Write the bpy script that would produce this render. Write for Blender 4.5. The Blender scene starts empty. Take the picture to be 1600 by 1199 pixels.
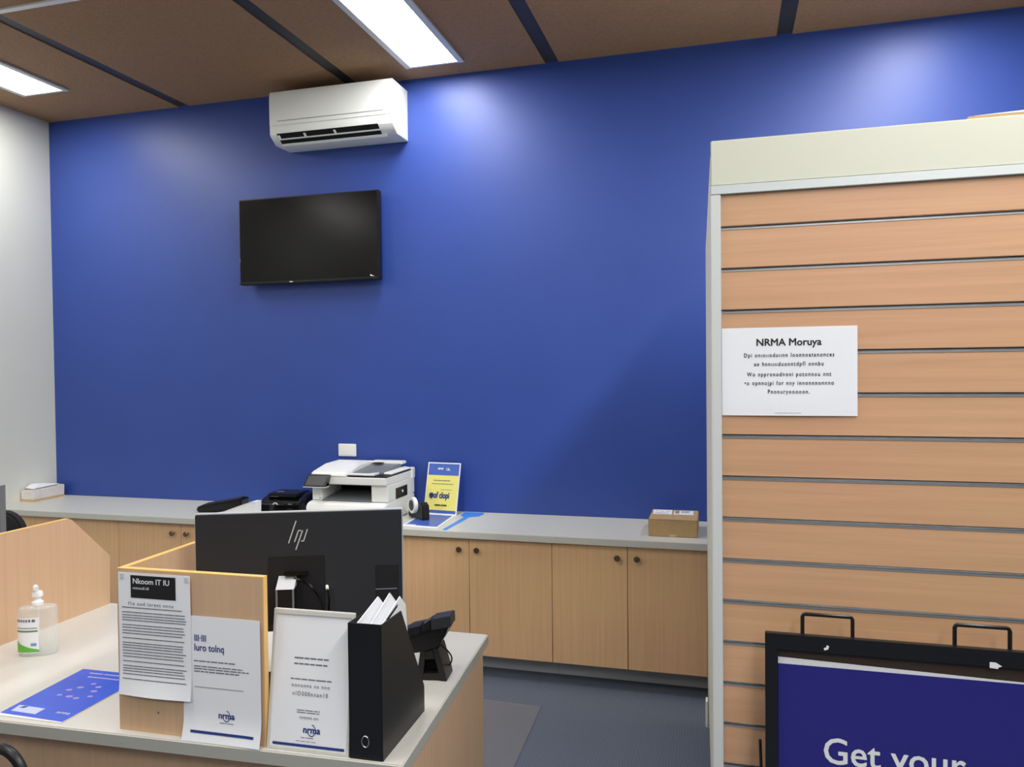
import bpy, bmesh, math, random
from mathutils import Matrix, Vector
random.seed(7)
S = bpy.context.scene
COL = S.collection

# ------------------------------------------------------------------ camera
cam_d = bpy.data.cameras.new('camera'); cam = bpy.data.objects.new('camera', cam_d); COL.objects.link(cam)
YAW, PITCH, ROLL, FPX = .2714, -.0199, -.0106, 1204.1
fw = Vector((-math.sin(YAW)*math.cos(PITCH), math.cos(YAW)*math.cos(PITCH), math.sin(PITCH)))
rt = Vector((math.cos(YAW), math.sin(YAW), 0)); up = rt.cross(fw)
r2 = rt*math.cos(ROLL) + up*math.sin(ROLL); u2 = -rt*math.sin(ROLL) + up*math.cos(ROLL)
mw = Matrix((r2, u2, -fw)).transposed().to_4x4(); mw.translation = (0, 0, 1.6)
cam.matrix_world = mw
cam_d.sensor_fit = 'HORIZONTAL'; cam_d.sensor_width = 36; cam_d.lens = FPX/1600*36
cam_d.clip_start = .02
S.camera = cam
# ------------------------------------------------------------------ world and exposure
w = bpy.data.worlds.new('world'); S.world = w; w.use_nodes = True
w.node_tree.nodes['Background'].inputs[0].default_value = (.5, .55, .6, 1)
w.node_tree.nodes['Background'].inputs[1].default_value = .1
S.view_settings.view_transform = 'Standard'; S.view_settings.look = 'None'
S.view_settings.gamma = 1; S.view_settings.use_curve_mapping = False
S.view_settings.exposure = 1.36
LAMP = 1.4          # glow of the ceiling light diffusers
WATT, SPREAD = 22.0, 180   # the tubes in each ceiling light

# ------------------------------------------------------------------ materials
def lin(c):
    return tuple(((x/255)/12.92 if x/255 <= .04045 else ((x/255+.055)/1.055)**2.4) for x in c)
MATS = {}
def mat(name, rgb, rough=.5, metal=0, k=1.0, spec=.5, var=0, vscale=30, bump=0, bscale=200, trans=0, ior=1.45, alpha=1, coat=0):
    if name in MATS: return MATS[name]
    m = bpy.data.materials.new(name); m.use_nodes = True; nt = m.node_tree; p = nt.nodes['Principled BSDF']
    c = tuple(min(.95, x*k) for x in lin(rgb))
    p.inputs['Base Color'].default_value = (*c, 1); p.inputs['Roughness'].default_value = rough
    p.inputs['Metallic'].default_value = metal; p.inputs['Specular IOR Level'].default_value = spec
    p.inputs['Transmission Weight'].default_value = trans; p.inputs['IOR'].default_value = ior
    p.inputs['Alpha'].default_value = alpha; p.inputs['Coat Weight'].default_value = coat
    g = nt.nodes.new('ShaderNodeNewGeometry')
    if var:
        n = nt.nodes.new('ShaderNodeTexNoise'); n.inputs['Scale'].default_value = vscale; n.inputs['Detail'].default_value = 4
        nt.links.new(g.outputs['Position'], n.inputs['Vector'])
        r = nt.nodes.new('ShaderNodeValToRGB')
        r.color_ramp.elements[0].position = .3; r.color_ramp.elements[1].position = .7
        r.color_ramp.elements[0].color = (*[x*(1-var) for x in c], 1); r.color_ramp.elements[1].color = (*[min(.95, x*(1+var)) for x in c], 1)
        nt.links.new(n.outputs['Fac'], r.inputs['Fac']); nt.links.new(r.outputs['Color'], p.inputs['Base Color'])
    if bump:
        n = nt.nodes.new('ShaderNodeTexNoise'); n.inputs['Scale'].default_value = bscale; n.inputs['Detail'].default_value = 5
        nt.links.new(g.outputs['Position'], n.inputs['Vector'])
        b = nt.nodes.new('ShaderNodeBump'); b.inputs['Strength'].default_value = bump; b.inputs['Distance'].default_value = .004
        nt.links.new(n.outputs['Fac'], b.inputs['Height']); nt.links.new(b.outputs['Normal'], p.inputs['Normal'])
    MATS[name] = m; return m
def wood(name, rgb, axis, k=1.0, rough=.42, amt=.16, fine=60):
    m = bpy.data.materials.new(name); m.use_nodes = True; nt = m.node_tree; p = nt.nodes['Principled BSDF']
    c = [x*k for x in lin(rgb)]
    g = nt.nodes.new('ShaderNodeNewGeometry'); mp = nt.nodes.new('ShaderNodeMapping')
    sc = [fine, fine, fine]; sc['xyz'.index(axis)] = 1.6
    mp.inputs['Scale'].default_value = sc
    nt.links.new(g.outputs['Position'], mp.inputs['Vector'])
    n = nt.nodes.new('ShaderNodeTexNoise'); n.inputs['Scale'].default_value = 1; n.inputs['Detail'].default_value = 6; n.inputs['Roughness'].default_value = .6; n.inputs['Distortion'].default_value = .4
    nt.links.new(mp.outputs[0], n.inputs['Vector'])
    n2 = nt.nodes.new('ShaderNodeTexNoise'); n2.inputs['Scale'].default_value = 2.2; n2.inputs['Detail'].default_value = 2
    nt.links.new(g.outputs['Position'], n2.inputs['Vector'])
    r = nt.nodes.new('ShaderNodeValToRGB'); e = r.color_ramp.elements
    e[0].position = .25; e[1].position = .75
    e[0].color = (c[0]*(1-amt), c[1]*(1-amt*1.15), c[2]*(1-amt*1.3), 1); e[1].color = (min(1, c[0]*(1+amt*.6)), c[1]*(1+amt*.6), c[2]*(1+amt*.6), 1)
    nt.links.new(n.outputs['Fac'], r.inputs['Fac'])
    h = nt.nodes.new('ShaderNodeHueSaturation')
    mr = nt.nodes.new('ShaderNodeMapRange'); mr.inputs[3].default_value = .485; mr.inputs[4].default_value = .515
    nt.links.new(n2.outputs['Fac'], mr.inputs[0]); nt.links.new(mr.outputs[0], h.inputs['Hue'])
    nt.links.new(r.outputs['Color'], h.inputs['Color']); nt.links.new(h.outputs['Color'], p.inputs['Base Color'])
    p.inputs['Roughness'].default_value = rough
    MATS[name] = m; return m

M_BLUE = mat('blue_wall_paint', (53, 82, 170), .42, k=.86, spec=.6, var=.03, vscale=3, bump=.12, bscale=380)
M_WHITEWALL = mat('white_wall_paint', (230, 232, 222), .6, var=.015, vscale=2)
M_BACKWALL = mat('slate_wall_paint', (92, 94, 100), .7)
M_SKIRT = mat('grey_kick_vinyl', (200, 206, 212), .4)
M_CEIL = mat('brown_acoustic_board', (162, 127, 95), .85, k=1.0, var=.1, vscale=70, bump=1, bscale=110)
M_STRIP = mat('ceiling_strip_dark', (60, 60, 60), .5)
M_WOODX = wood('beech_laminate_x', (212, 166, 130), 'x', amt=.12)
M_WOODZLIT = wood('beech_laminate_z_lit', (236, 193, 146), 'z', amt=.1)  # beech laminate, colour lightened to make up for weak light on the cabinets
M_WOODZD = wood('beech_desk_z', (214, 178, 144), 'z', amt=.09)
M_BAND = mat('beech_edge_band', (236, 192, 116), .4)
M_TOP = mat('stone_grey_laminate', (205, 206, 198), .38, var=.02, vscale=60)
M_DESK = mat('ivory_desk_laminate', (210, 208, 201), .35, var=.015, vscale=60)
M_DESKEDGE = mat('ivory_desk_edge', (178, 178, 170), .4)
M_WHITEPL = mat('white_plastic', (242, 244, 241), .35)
M_ACW = mat('air_conditioner_white', (232, 235, 233), .3)
M_GREYPL = mat('grey_plastic', (120, 124, 128), .4)
M_BLACK = mat('black_plastic', (22, 22, 24), .38)
M_BLACKG = mat('black_gloss', (8, 8, 9), .16)
M_SCREEN = mat('tv_screen', (6, 6, 7), .2, spec=.3)
M_MONB = mat('monitor_back', (44, 46, 50), .42)
M_MOND = mat('monitor_recess', (26, 26, 29), .5)
M_DARK = mat('dark_void', (6, 6, 7), .8)
M_SILVER = mat('silver_print', (205, 207, 210), .35, metal=.2)
M_CHROME = mat('brushed_silver', (205, 205, 206), .28, metal=1)
M_ALU = mat('anodised_aluminium', (196, 202, 206), .4, metal=.85)
M_ALUW = mat('satin_frame_white', (214, 218, 216), .4)
M_RAIL = mat('satin_rail_grey', (196, 203, 203), .4)
M_KNOB = mat('bronze_knob', (122, 108, 92), .35, metal=.8)
M_CREAM = mat('cream_fascia', (212, 213, 197), .5)
M_PAPER = mat('white_paper', (243, 245, 250), .7)
M_INK = mat('black_ink', (24, 24, 28), .7)
M_INKG = mat('grey_ink', (105, 110, 120), .7)
M_INKB = mat('navy_ink', (38, 60, 130), .6)
M_BROCH = mat('blue_print', (52, 92, 214), .35, var=.08, vscale=14)
M_BROCHP = mat('pink_print', (160, 150, 220), .4)
M_POSTER = mat('poster_navy', (42, 40, 128), .3)
M_WHITEINK = mat('white_ink', (238, 240, 240), .5)
M_LBLUE = mat('bright_blue_card', (70, 140, 232), .5)
M_YEL = mat('yellow_print', (238, 230, 128), .5)
M_HEADBL = mat('sign_blue_print', (72, 104, 190), .3)
M_CARD = mat('cardboard', (186, 156, 112), .75, var=.04, vscale=40)
M_CARDED = mat('cardboard_edge', (206, 180, 140), .75)
M_GREEN = mat('label_green', (104, 186, 72), .5)
M_BOTTLE = mat('clear_bottle', (232, 240, 238), .08, alpha=.30)
M_GEL = mat('clear_gel', (225, 236, 234), .3, trans=.75, ior=1.33)
M_TISSUE = mat('tissue_film', (236, 230, 224), .4, var=.06, vscale=26)
M_TISSUEO = mat('tissue_orange_band', (230, 190, 130), .5)
M_MAT = mat('clear_chair_mat', (150, 154, 164), .35, alpha=.36)
M_FABRIC = mat('charcoal_fabric', (36, 36, 38), .9, bump=.5, bscale=500)
M_CLEARF = mat('acrylic_frame', (212, 212, 206), .25)
M_TAPE = mat('clear_tape', (214, 190, 150), .2)

def emit(name, col, st):
    m = bpy.data.materials.new(name); m.use_nodes = True; nt = m.node_tree
    p = nt.nodes['Principled BSDF']; p.inputs['Base Color'].default_value = (.9, .9, .9, 1)
    p.inputs['Emission Color'].default_value = (*col, 1); p.inputs['Emission Strength'].default_value = st
    return m
M_LAMP = emit('lamp_diffuser', (1, .985, .96), LAMP)

def carpet():
    m = bpy.data.materials.new('carpet_blue_grey'); m.use_nodes = True; nt = m.node_tree; p = nt.nodes['Principled BSDF']
    g = nt.nodes.new('ShaderNodeNewGeometry')
    n = nt.nodes.new('ShaderNodeTexNoise'); n.inputs['Scale'].default_value = 240; n.inputs['Detail'].default_value = 3
    wv = nt.nodes.new('ShaderNodeTexWave'); wv.inputs['Scale'].default_value = 26; wv.inputs['Distortion'].default_value = 5; wv.inputs['Detail'].default_value = 2; wv.inputs['Detail Scale'].default_value = .6
    for t in (n, wv): nt.links.new(g.outputs['Position'], t.inputs['Vector'])
    mx = nt.nodes.new('ShaderNodeMix'); mx.inputs[0].default_value = .16
    nt.links.new(n.outputs['Fac'], mx.inputs[2]); nt.links.new(wv.outputs['Fac'], mx.inputs[3])
    r = nt.nodes.new('ShaderNodeValToRGB'); e = r.color_ramp.elements
    e[0].position = .2; e[1].position = .8
    e[0].color = (*lin((78, 88, 106)), 1); e[1].color = (*lin((112, 122, 140)), 1)
    nt.links.new(mx.outputs[0], r.inputs['Fac']); nt.links.new(r.outputs['Color'], p.inputs['Base Color'])
    b = nt.nodes.new('ShaderNodeBump'); b.inputs['Strength'].default_value = .6; b.inputs['Distance'].default_value = .004
    nt.links.new(mx.outputs[0], b.inputs['Height']); nt.links.new(b.outputs['Normal'], p.inputs['Normal'])
    p.inputs['Roughness'].default_value = .95
    return m
M_CARPET = carpet()

# ------------------------------------------------------------------ mesh builder
WM = {}
class MB:
    def __init__(s): s.v = []; s.f = []
    def add(s, vs, fs):
        o = len(s.v); s.v += [Vector(v) for v in vs]; s.f += [tuple(i+o for i in f) for f in fs]; return s
    def box(s, x0, x1, y0, y1, z0, z1):
        return s.add([(x0,y0,z0),(x1,y0,z0),(x1,y1,z0),(x0,y1,z0),(x0,y0,z1),(x1,y0,z1),(x1,y1,z1),(x0,y1,z1)],
                     [(0,3,2,1),(4,5,6,7),(0,1,5,4),(1,2,6,5),(2,3,7,6),(3,0,4,7)])
    def hexa(s, vs):
        return s.add(vs, [(0,3,2,1),(4,5,6,7),(0,1,5,4),(1,2,6,5),(2,3,7,6),(3,0,4,7)])
    def prism(s, poly, axis, a, b):
        def P(p, t): return (t, p[0], p[1]) if axis == 'x' else ((p[0], t, p[1]) if axis == 'y' else (p[0], p[1], t))
        n = len(poly)
        return s.add([P(p, a) for p in poly]+[P(p, b) for p in poly],
                     [tuple(range(n))[::-1], tuple(range(n, 2*n))]+[(i, (i+1) % n, n+(i+1) % n, n+i) for i in range(n)])
    def tube(s, pts, r, seg=10, closed=False):
        pts = [Vector(p) for p in pts]; n = len(pts); rings = []; ref = None
        for i, p in enumerate(pts):
            if closed: t = (pts[(i+1) % n]-pts[i-1])
            else: t = pts[min(i+1, n-1)]-pts[max(i-1, 0)]
            t.normalize()
            if ref is None:
                ref = t.orthogonal().normalized()
            ref = (ref-t*ref.dot(t)).normalized(); b = t.cross(ref)
            rings.append([p+ref*math.cos(2*math.pi*k/seg)*r+b*math.sin(2*math.pi*k/seg)*r for k in range(seg)])
        vs = [v for rg in rings for v in rg]; fs = []
        for i in range(n if closed else n-1):
            j = (i+1) % n
            for k in range(seg): fs.append((i*seg+k, i*seg+(k+1) % seg, j*seg+(k+1) % seg, j*seg+k))
        if not closed: fs += [tuple(range(seg))[::-1], tuple((n-1)*seg+k for k in range(seg))]
        return s.add(vs, fs)
    def cyl(s, p0, p1, r, seg=16): return s.tube([p0, p1], r, seg)
    def lathe(s, prof, c=(0,0,0), seg=24, sx=1, sy=1, power=1):
        def cs(a):
            x, y = math.cos(a), math.sin(a)
            return (math.copysign(abs(x)**power, x), math.copysign(abs(y)**power, y))
        vs = []; fs = []; n = len(prof)
        for r, z in prof:
            for k in range(seg):
                x, y = cs(2*math.pi*k/seg); vs.append((c[0]+r*x*sx, c[1]+r*y*sy, c[2]+z))
        for i in range(n-1):
            for k in range(seg): fs.append((i*seg+k, i*seg+(k+1) % seg, (i+1)*seg+(k+1) % seg, (i+1)*seg+k))
        fs += [tuple(range(seg))[::-1], tuple((n-1)*seg+k for k in range(seg))]
        return s.add(vs, fs)
    def ring(s, x0, x1, z0, z1, t, y0, y1, axis='y', f=None):
        """rectangular frame; t = (left, right, bottom, top) bar widths"""
        o = [(x0, z0), (x1, z0), (x1, z1), (x0, z1)]; i = [(x0+t[0], z0+t[2]), (x1-t[1], z0+t[2]), (x1-t[1], z1-t[3]), (x0+t[0], z1-t[3])]
        f = f or (lambda x, y, z: (x, y, z) if axis == 'y' else (x, z, y))
        vs = [f(x, y, z) for y in (y0, y1) for (x, z) in o+i]; fs = []
        for k in range(4):
            j = (k+1) % 4
            fs += [(k, j, 4+j, 4+k), (8+k, 12+k, 12+j, 8+j), (k, 8+k, 8+j, j), (4+k, 4+j, 12+j, 12+k)]
        return s.add(vs, fs)
    def sheet(s, x0, x1, z0, z1, fn, nx=8, nz=10, th=.0006):
        """a vertical sheet in x-z facing -y; fn(x,z) gives y"""
        vs = []; fs = []
        for side in (0, 1):
            for j in range(nz+1):
                for i in range(nx+1):
                    x = x0+(x1-x0)*i/nx; z = z0+(z1-z0)*j/nz; vs.append((x, fn(x, z)+side*th, z))
        N = (nx+1)*(nz+1); I = lambda i, j, q: q*N+j*(nx+1)+i
        for j in range(nz):
            for i in range(nx):
                fs.append((I(i,j,0), I(i+1,j,0), I(i+1,j+1,0), I(i,j+1,0))); fs.append((I(i,j,1), I(i,j+1,1), I(i+1,j+1,1), I(i+1,j,1)))
        for i in range(nx): fs.append((I(i,0,0), I(i,0,1), I(i+1,0,1), I(i+1,0,0))); fs.append((I(i,nz,0), I(i+1,nz,0), I(i+1,nz,1), I(i,nz,1)))
        for j in range(nz): fs.append((I(0,j,0), I(0,j+1,0), I(0,j+1,1), I(0,j,1))); fs.append((I(nx,j,0), I(nx,j,1), I(nx,j+1,1), I(nx,j+1,0)))
        return s.add(vs, fs)
    def build(s, name, m, parent=None, bevel=0, seg=2, smooth=False, world=False, origin=None):
        vs = s.v; wm = Matrix()
        if parent is not None:
            wm = WM[parent]
            if world: inv = wm.inverted(); vs = [inv @ v for v in vs]
        elif origin is None:
            xs = [v.x for v in vs]; ys = [v.y for v in vs]; zs = [v.z for v in vs]
            origin = Vector(((min(xs)+max(xs))/2, (min(ys)+max(ys))/2, min(zs)))
        if parent is None:
            wm = Matrix.Translation(origin); vs = [v-Vector(origin) for v in vs]
        me = bpy.data.meshes.new(name); bm = bmesh.new()
        bv = [bm.verts.new(v) for v in vs]
        for f in s.f:
            try: bm.faces.new([bv[i] for i in f])
            except ValueError: pass
        bmesh.ops.recalc_face_normals(bm, faces=bm.faces)
        if bevel:
            ed = [e for e in bm.edges if len(e.link_faces) == 2 and e.calc_face_angle(0) > .5]
            bmesh.ops.bevel(bm, geom=ed, offset=bevel, segments=seg, affect='EDGES', clamp_overlap=True)
        bm.to_mesh(me); bm.free()
        if smooth or bevel:
            for p in me.polygons: p.use_smooth = True
            me.set_sharp_from_angle(angle=math.radians(38))
        me.materials.append(m)
        o = bpy.data.objects.new(name, me); COL.objects.link(o)
        if parent is not None: o.parent = parent
        else: o.location = origin
        WM[o] = wm
        return o
def tag(o, label, cat, group=None):
    o['label'] = label; o['category'] = cat
    if group: o['group'] = group
    return o
def struct(o, label=None):
    o['kind'] = 'structure'
    if label: o['label'] = label
    return o
def thing(name, loc, label, cat, rz=0, group=None):
    o = bpy.data.objects.new(name, None); COL.objects.link(o); o.location = loc; o.rotation_euler = (0, 0, rz)
    o.empty_display_size = .05
    WM[o] = Matrix.Translation(loc) @ Matrix.Rotation(rz, 4, 'Z')
    return tag(o, label, cat, group)
def text(string, size, m, parent, x, y, z, face='front', align='CENTER', name='lettering', fn=None, sx=1, off=.0008, bold=0, rot=0, tilt=0, sp=1):
    """lettering in the parent's local frame. face front: in x-z facing -y; top: in x-y facing up"""
    cu = bpy.data.curves.new('t', 'FONT'); cu.body = string; cu.size = size; cu.align_x = align; cu.resolution_u = 3; cu.space_character = sp
    o = bpy.data.objects.new('t', cu); COL.objects.link(o)
    dg = bpy.context.evaluated_depsgraph_get()
    me = bpy.data.meshes.new_from_object(o.evaluated_get(dg)); bpy.data.objects.remove(o)
    me.name = name
    if bold:    # heavier strokes: shifted copies of the glyphs in the same mesh
        bm = bmesh.new(); bm.from_mesh(me); src = list(bm.faces)
        for k, (dx, dy) in enumerate(((1, 0), (-1, 0), (0, 1), (0, -1), (.7, .7), (-.7, -.7), (.7, -.7), (-.7, .7))):
            r = bmesh.ops.duplicate(bm, geom=src)
            for v in r['geom']:
                if isinstance(v, bmesh.types.BMVert): v.co.x += dx*bold; v.co.y += dy*bold; v.co.z = -.00001*(k+1)
        bm.to_mesh(me); bm.free()
    cr, sr = math.cos(rot), math.sin(rot)
    for v in me.vertices:
        a, b = v.co.x*sx, v.co.y
        a, b = a*cr-b*sr, a*sr+b*cr
        if face == 'front':
            X, Z = x+a, z+b*math.cos(tilt); Y = y+b*math.sin(tilt)
            if fn: Y = fn(X, Z)
            v.co = (X, Y-off-v.co.z, Z)
        else: v.co = (x+a, y+b, z+off+v.co.z)
    me.materials.clear(); me.materials.append(m)
    t = bpy.data.objects.new(name, me); COL.objects.link(t); t.parent = parent; WM[t] = WM[parent]
    return t
def greek(parent, m, x0, x1, zs, h, y, fn=None, face='front', name='print_lines', gap=True, wob=0):
    """rows of unreadable fine print as short thin dashes"""
    b = MB()
    for z in zs:
        x = x0; e = x1-(x1-x0)*random.random()*wob
        while x < e-.002:
            l = min(e-x, random.uniform(.008, .026))
            pts = []
            for (a, c) in ((x, z), (x+l, z), (x+l, z+h), (x, z+h)):
                if face == 'front': pts.append((a, (fn(a, c) if fn else y)-.0008, c))
                else: pts.append((a, c, y+.0008))
            b.add(pts, [(0, 1, 2, 3)])
            x += l+(.0022 if gap else 0)
    o = b.build(name, m, parent); o['kind'] = 'stuff'
    return o

# ================================================================== SETTING
D, XL, XR, YB, H = 4.286, -4.476, 3.9, -7.2, 3.321
struct(MB().box(XL-.1, XR+.1, YB-.1, D+.1, -.1, 0).build('floor', M_CARPET), 'dark blue-grey carpet')
struct(MB().box(XL-.1, XR+.1, D, D+.1, 0, H+.1).build('wall_back', M_BLUE), 'royal blue painted wall')
struct(MB().box(XL-.1, XL, YB, D, 0, H+.1).build('wall_left', M_WHITEWALL), 'white painted side wall')
struct(MB().box(XR, XR+.1, YB, D, 0, H+.1).build('wall_right', M_BACKWALL))
struct(MB().box(XL-.1, XR+.1, YB-.1, YB, 0, H+.1).build('wall_front', M_BACKWALL))
ceil = struct(MB().box(XL-.1, XR+.1, YB-.1, D+.1, H+.018, H+.1).build('ceiling', M_STRIP), 'brown acoustic board ceiling with dark gaps')
SX = [-4.6, -3.382, -2.165, -.938, .30, 1.52, 2.74, 4.0]
HW = .039
def ceil_world(b, name, m): return b.build(name, m, ceil, world=True)
for i in range(len(SX)-1):
    a, b_ = max(SX[i]+HW, XL), min(SX[i+1]-HW, XR)
    for (y0, y1) in ((1.886, D), (-.514, 1.884), (-2.914, -.516), (-5.3, -2.916), (YB, -5.302)):
        ceil_world(MB().box(a, b_, y0, y1, H, H+.0175), 'ceiling_panel', M_CEIL)
for x in SX[1:-1]:
    ceil_world(MB().box(x-HW, x+HW, YB, D, H+.006, H+.0178), 'ceiling_strip', M_STRIP)

# ---- ceiling lights: long flat troffers in columns between the dark strips
def light(cx, y0, y1, label, group=None, f=1):
    t = thing('ceiling_light', (cx, (y0+y1)/2, H), label, 'ceiling light', group=group)
    w_, l = .174, (y1-y0)/2
    for a_ in (-w_, w_-.034): MB().box(a_, a_+.034, -l, l, -.012, -.001).build('side_rail', M_ALUW, t)
    for a_ in (-l, l-.018): MB().box(-w_+.0341, w_-.0341, a_, a_+.018, -.011, -.001).build('end_cap', M_ALUW, t)
    MB().box(-w_+.0341, w_-.0341, -l+.0181, l-.0181, -.007, -.002).build('diffuser', M_LAMP, t)
    ld = bpy.data.lights.new('tube_light', 'AREA'); ld.shape = 'RECTANGLE'; ld.size = 2*w_-.07; ld.size_y = 2*l-.04
    ld.energy = WATT*f*l/1.2; ld.spread = math.radians(SPREAD); ld.color = (1, .985, .96)
    lo = bpy.data.objects.new('tube_light', ld); COL.objects.link(lo); lo.parent = t; lo.location = (0, 0, -.0085)
GL = 'ceiling lights of the shop behind the camera'
for cx, e0, ln, wf, lb in ((-4.005, 3.82, 2.46, (.75, .45, .4), 'flat ceiling light near the white side wall'), (-1.573, 4.105, 2.46, (.8, .9, .9), 'long bright ceiling light just in front of the air conditioner'), (.95, 3.95, 1.22, (.85, 1.9, 1.2, .85, .85, .85), 'ceiling light above the slatted display wall, near the blue wall')):
    for k in range(len(wf)):
        light(cx, e0-1.2-ln*k, e0-ln*k, lb if k == 0 else 'flat ceiling light further back over the shop floor', None if k == 0 else GL, wf[k])
# framed hatch at the top left
t = thing('ceiling_hatch', (-3.04, 2.61, H), 'white-framed brown panel in the ceiling at the top left corner', 'hatch')
b = MB().ring(-.3, .3, -.3, .3, (.03,)*4, -.014, -.001, 'z')
b.build('frame', M_WHITEPL, t)
MB().box(-.27, .27, -.27, .27, -.005, -.001).build('panel', M_CEIL, t)

# ================================================================== AIR CONDITIONER
t = thing('air_conditioner', (-2.215, D, 2.955), 'white wall-mounted split air conditioner high on the blue wall', 'air conditioner')
hw, dp, hh = .397, .222, .300
# profile in (y,z) : y=0 wall, negative towards room
prof = [(-.001, 0), (-.160, 0), (-dp+.006, .040), (-dp+.001, .052), (-dp, .075), (-dp+.001, .27), (-dp+.004, hh), (-.001, hh)]
MB().prism(prof, 'x', -hw, hw).build('casing', M_ACW, t, bevel=.003)
MB().prism([(-dp-.0035, .098), (-dp+.0, .098), (-dp+.0, .255), (-dp-.0015, .288), (-dp-.005, .25)], 'x', -hw+.002, hw-.004).build('front_panel', M_ACW, t, bevel=.0015)
MB().box(-hw+.055, hw-.055, -dp-.006, -dp-.0045, .122, .1245).build('panel_line', M_GREYPL, t)
# outlet on the slanted lower face: s runs from its upper edge (0) to the bottom edge (1)
ol = lambda u, o: (-dp+.006+(dp-.166)*u-.58*o, .040-.040*u-.82*o)
def band(u0, u1, o0, o1, xa, xb, nm, m): MB().prism([ol(u0, o0), ol(u1, o0), ol(u1, o1), ol(u0, o1)], 'x', xa, xb).build(nm, m, t)
band(-.22, .92, .0008, .0016, -hw+.05, hw-.09, 'air_outlet', M_DARK)
band(.28, .42, .004, .0055, -hw+.046, hw-.088, 'louvre', M_ACW)
band(.86, 1.1, .0018, .0036, -hw+.046, hw-.06, 'louvre', M_ACW)
for x in (-.335, -.165, .03): band(-.1, .36, .0056, .0075, x-.007, x+.007, 'louvre_clip', M_WHITEPL)
MB().box(hw-.075, hw-.035, -dp-.0016, -dp+.01, .055, .072).build('display_window', M_WHITEPL, t, bevel=.002)

# ================================================================== TELEVISION
t = thing('television', (-2.452, D, 2.136), 'black flat-screen television mounted on the blue wall', 'television')
MB().box(-.474, .474, -.088, -.040, 0, .53).build('casing', M_BLACK, t, bevel=.004)
MB().box(-.466, .466, -.0895, -.087, .018, .522).build('screen', M_SCREEN, t)
MB().box(-.474, .474, -.0915, -.087, .003, .0125).build('bottom_trim', M_BLACKG, t, bevel=.001)
MB().box(-.2, .2, -.040, -.001, .12, .42).build('wall_bracket', M_BLACK, t)
MB().box(-.122, -.1, -.0922, -.0913, .005, .010).build('logo_plate', M_WHITEINK, t)
MB().prism([(.418, .032), (.446, .018), (.418, .022)], 'y', -.0902, -.0894).build('sticker', M_WHITEINK, t)
MB().box(-.469, -.466, -.0902, -.0893, .14, .165).build('side_label', M_GREYPL, t)

# power outlet plate
t = thing('wall_plate', (-2.246, D, 1.069), 'blank white outlet plate on the blue wall above the printer', 'wall plate')
MB().box(-.06, .06, -.008, -.0005, 0, .077).build('plate', M_WHITEPL, t, bevel=.003)
MB().box(-.05, .05, -.0092, -.0078, .01, .067).build('cover', M_WHITEPL, t, bevel=.0005)

# ================================================================== BACK COUNTER
CF, HC = 3.740, .758
tag(MB().box(XL+.002, 1.64, CF, D-.002, .724, HC).build('counter', M_TOP, bevel=.002), 'long pale grey laminate counter top along the blue wall', 'counter')
edges = [-4.37, -3.49, -2.61, -1.73, -.851, -.092, .77, 1.63]
CL = ['wood-look base cabinet at the white side wall, behind the desk divider', 'wood-look base cabinet behind the desk divider and left of the big monitor',
      'wood-look base cabinet under the printer, behind the monitor', 'wood-look base cabinet with dark knobs right of the monitor',
      'rightmost wood-look base cabinet in view, under the cardboard box', 'wood-look base cabinet hidden behind the slatted display', 'wood-look base cabinet hidden furthest behind the slatted display']
def knob(x, z, parent):
    b = MB(); b.lathe([(.006, 0), (.006, .014), (.014, .018), (.0155, .024), (.013, .028)], seg=16)
    b.v = [Vector((x+v.x, -v.z+.0, z+v.y)) for v in b.v]
    return b.build('knob', M_KNOB, parent, smooth=True)
for i in range(len(edges)-1):
    x0, x1 = edges[i], edges[i+1]; wd = x1-x0
    t = thing('base_cabinet', (x0, CF+.03, 0), CL[i], 'cabinet', group='base cabinets along the blue wall')
    MB().box(.001, wd-.001, .0195, D-CF-.034, .108, .7235).build('body', M_WOODZLIT, t)
    MB().box(.001, wd-.001, .140, .156, .0005, .1075).build('kickboard', M_SKIRT, t)
    for s in (0, 1):
        a = .0015+s*wd/2; c = wd/2-.0015+s*wd/2
        d = MB().box(a, c, 0, .018, .112, .719).build('door', M_WOODZLIT, t, bevel=.001, seg=1)
        knob(wd/2+(-.048, .048)[s], .664, d)
t = MB().box(XL+.002, -4.372, CF+.03, D-.004, .0005, .7235).build('filler_panel', M_WOODZLIT)
tag(t, 'narrow wood filler panel between base cabinets and white wall', 'filler panel')

# ================================================================== SLATTED DISPLAY WALL
DS, Z0 = 1.926, 1.9313
FX1 = 1.19
t = thing('slatwall_display', (-.03, DS, 0), 'tall freestanding beech slat wall display with cream fascia and aluminium grooves', 'display stand')
W_ = lambda b, n, m, **k: b.build(n, m, t, world=True, **k)
W_(MB().box(-.011, FX1, DS+.0145, DS+.055, .10, 2.03), 'backing_board', M_GREYPL)
ztop = 2.0105
for k in range(19):
    g = Z0-.1*k; zt = ztop if k == 0 else Z0-.1*(k-1)-.0045
    W_(MB().prism([(DS, zt), (DS, g+.0045), (DS+.006, g+.0035), (DS+.014, g+.0035), (DS+.014, zt)], 'x', -.0105, FX1), 'slat_board', M_WOODX)
    W_(MB().prism([(DS-.0012, g-.0055), (DS-.0012, g-.0030), (DS+.003, g-.0030), (DS+.010, g-.0022), (DS+.010, g+.0012), (DS+.0143, g+.0012), (DS+.0143, g-.0042), (DS-.0, g-.0042)], 'x', -.0105, FX1), 'groove_strip', M_ALU)
W_(MB().box(-.034, FX1+.02, DS-.004, DS+.055, 2.032, 2.140), 'fascia', M_CREAM, bevel=.002)
W_(MB().prism([(DS-.0085, 2.0105), (DS-.0065, 2.0318), (DS+.014, 2.0318), (DS+.014, 2.0105)], 'x', -.034, FX1+.02), 'top_rail', M_RAIL, bevel=.001)
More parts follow.
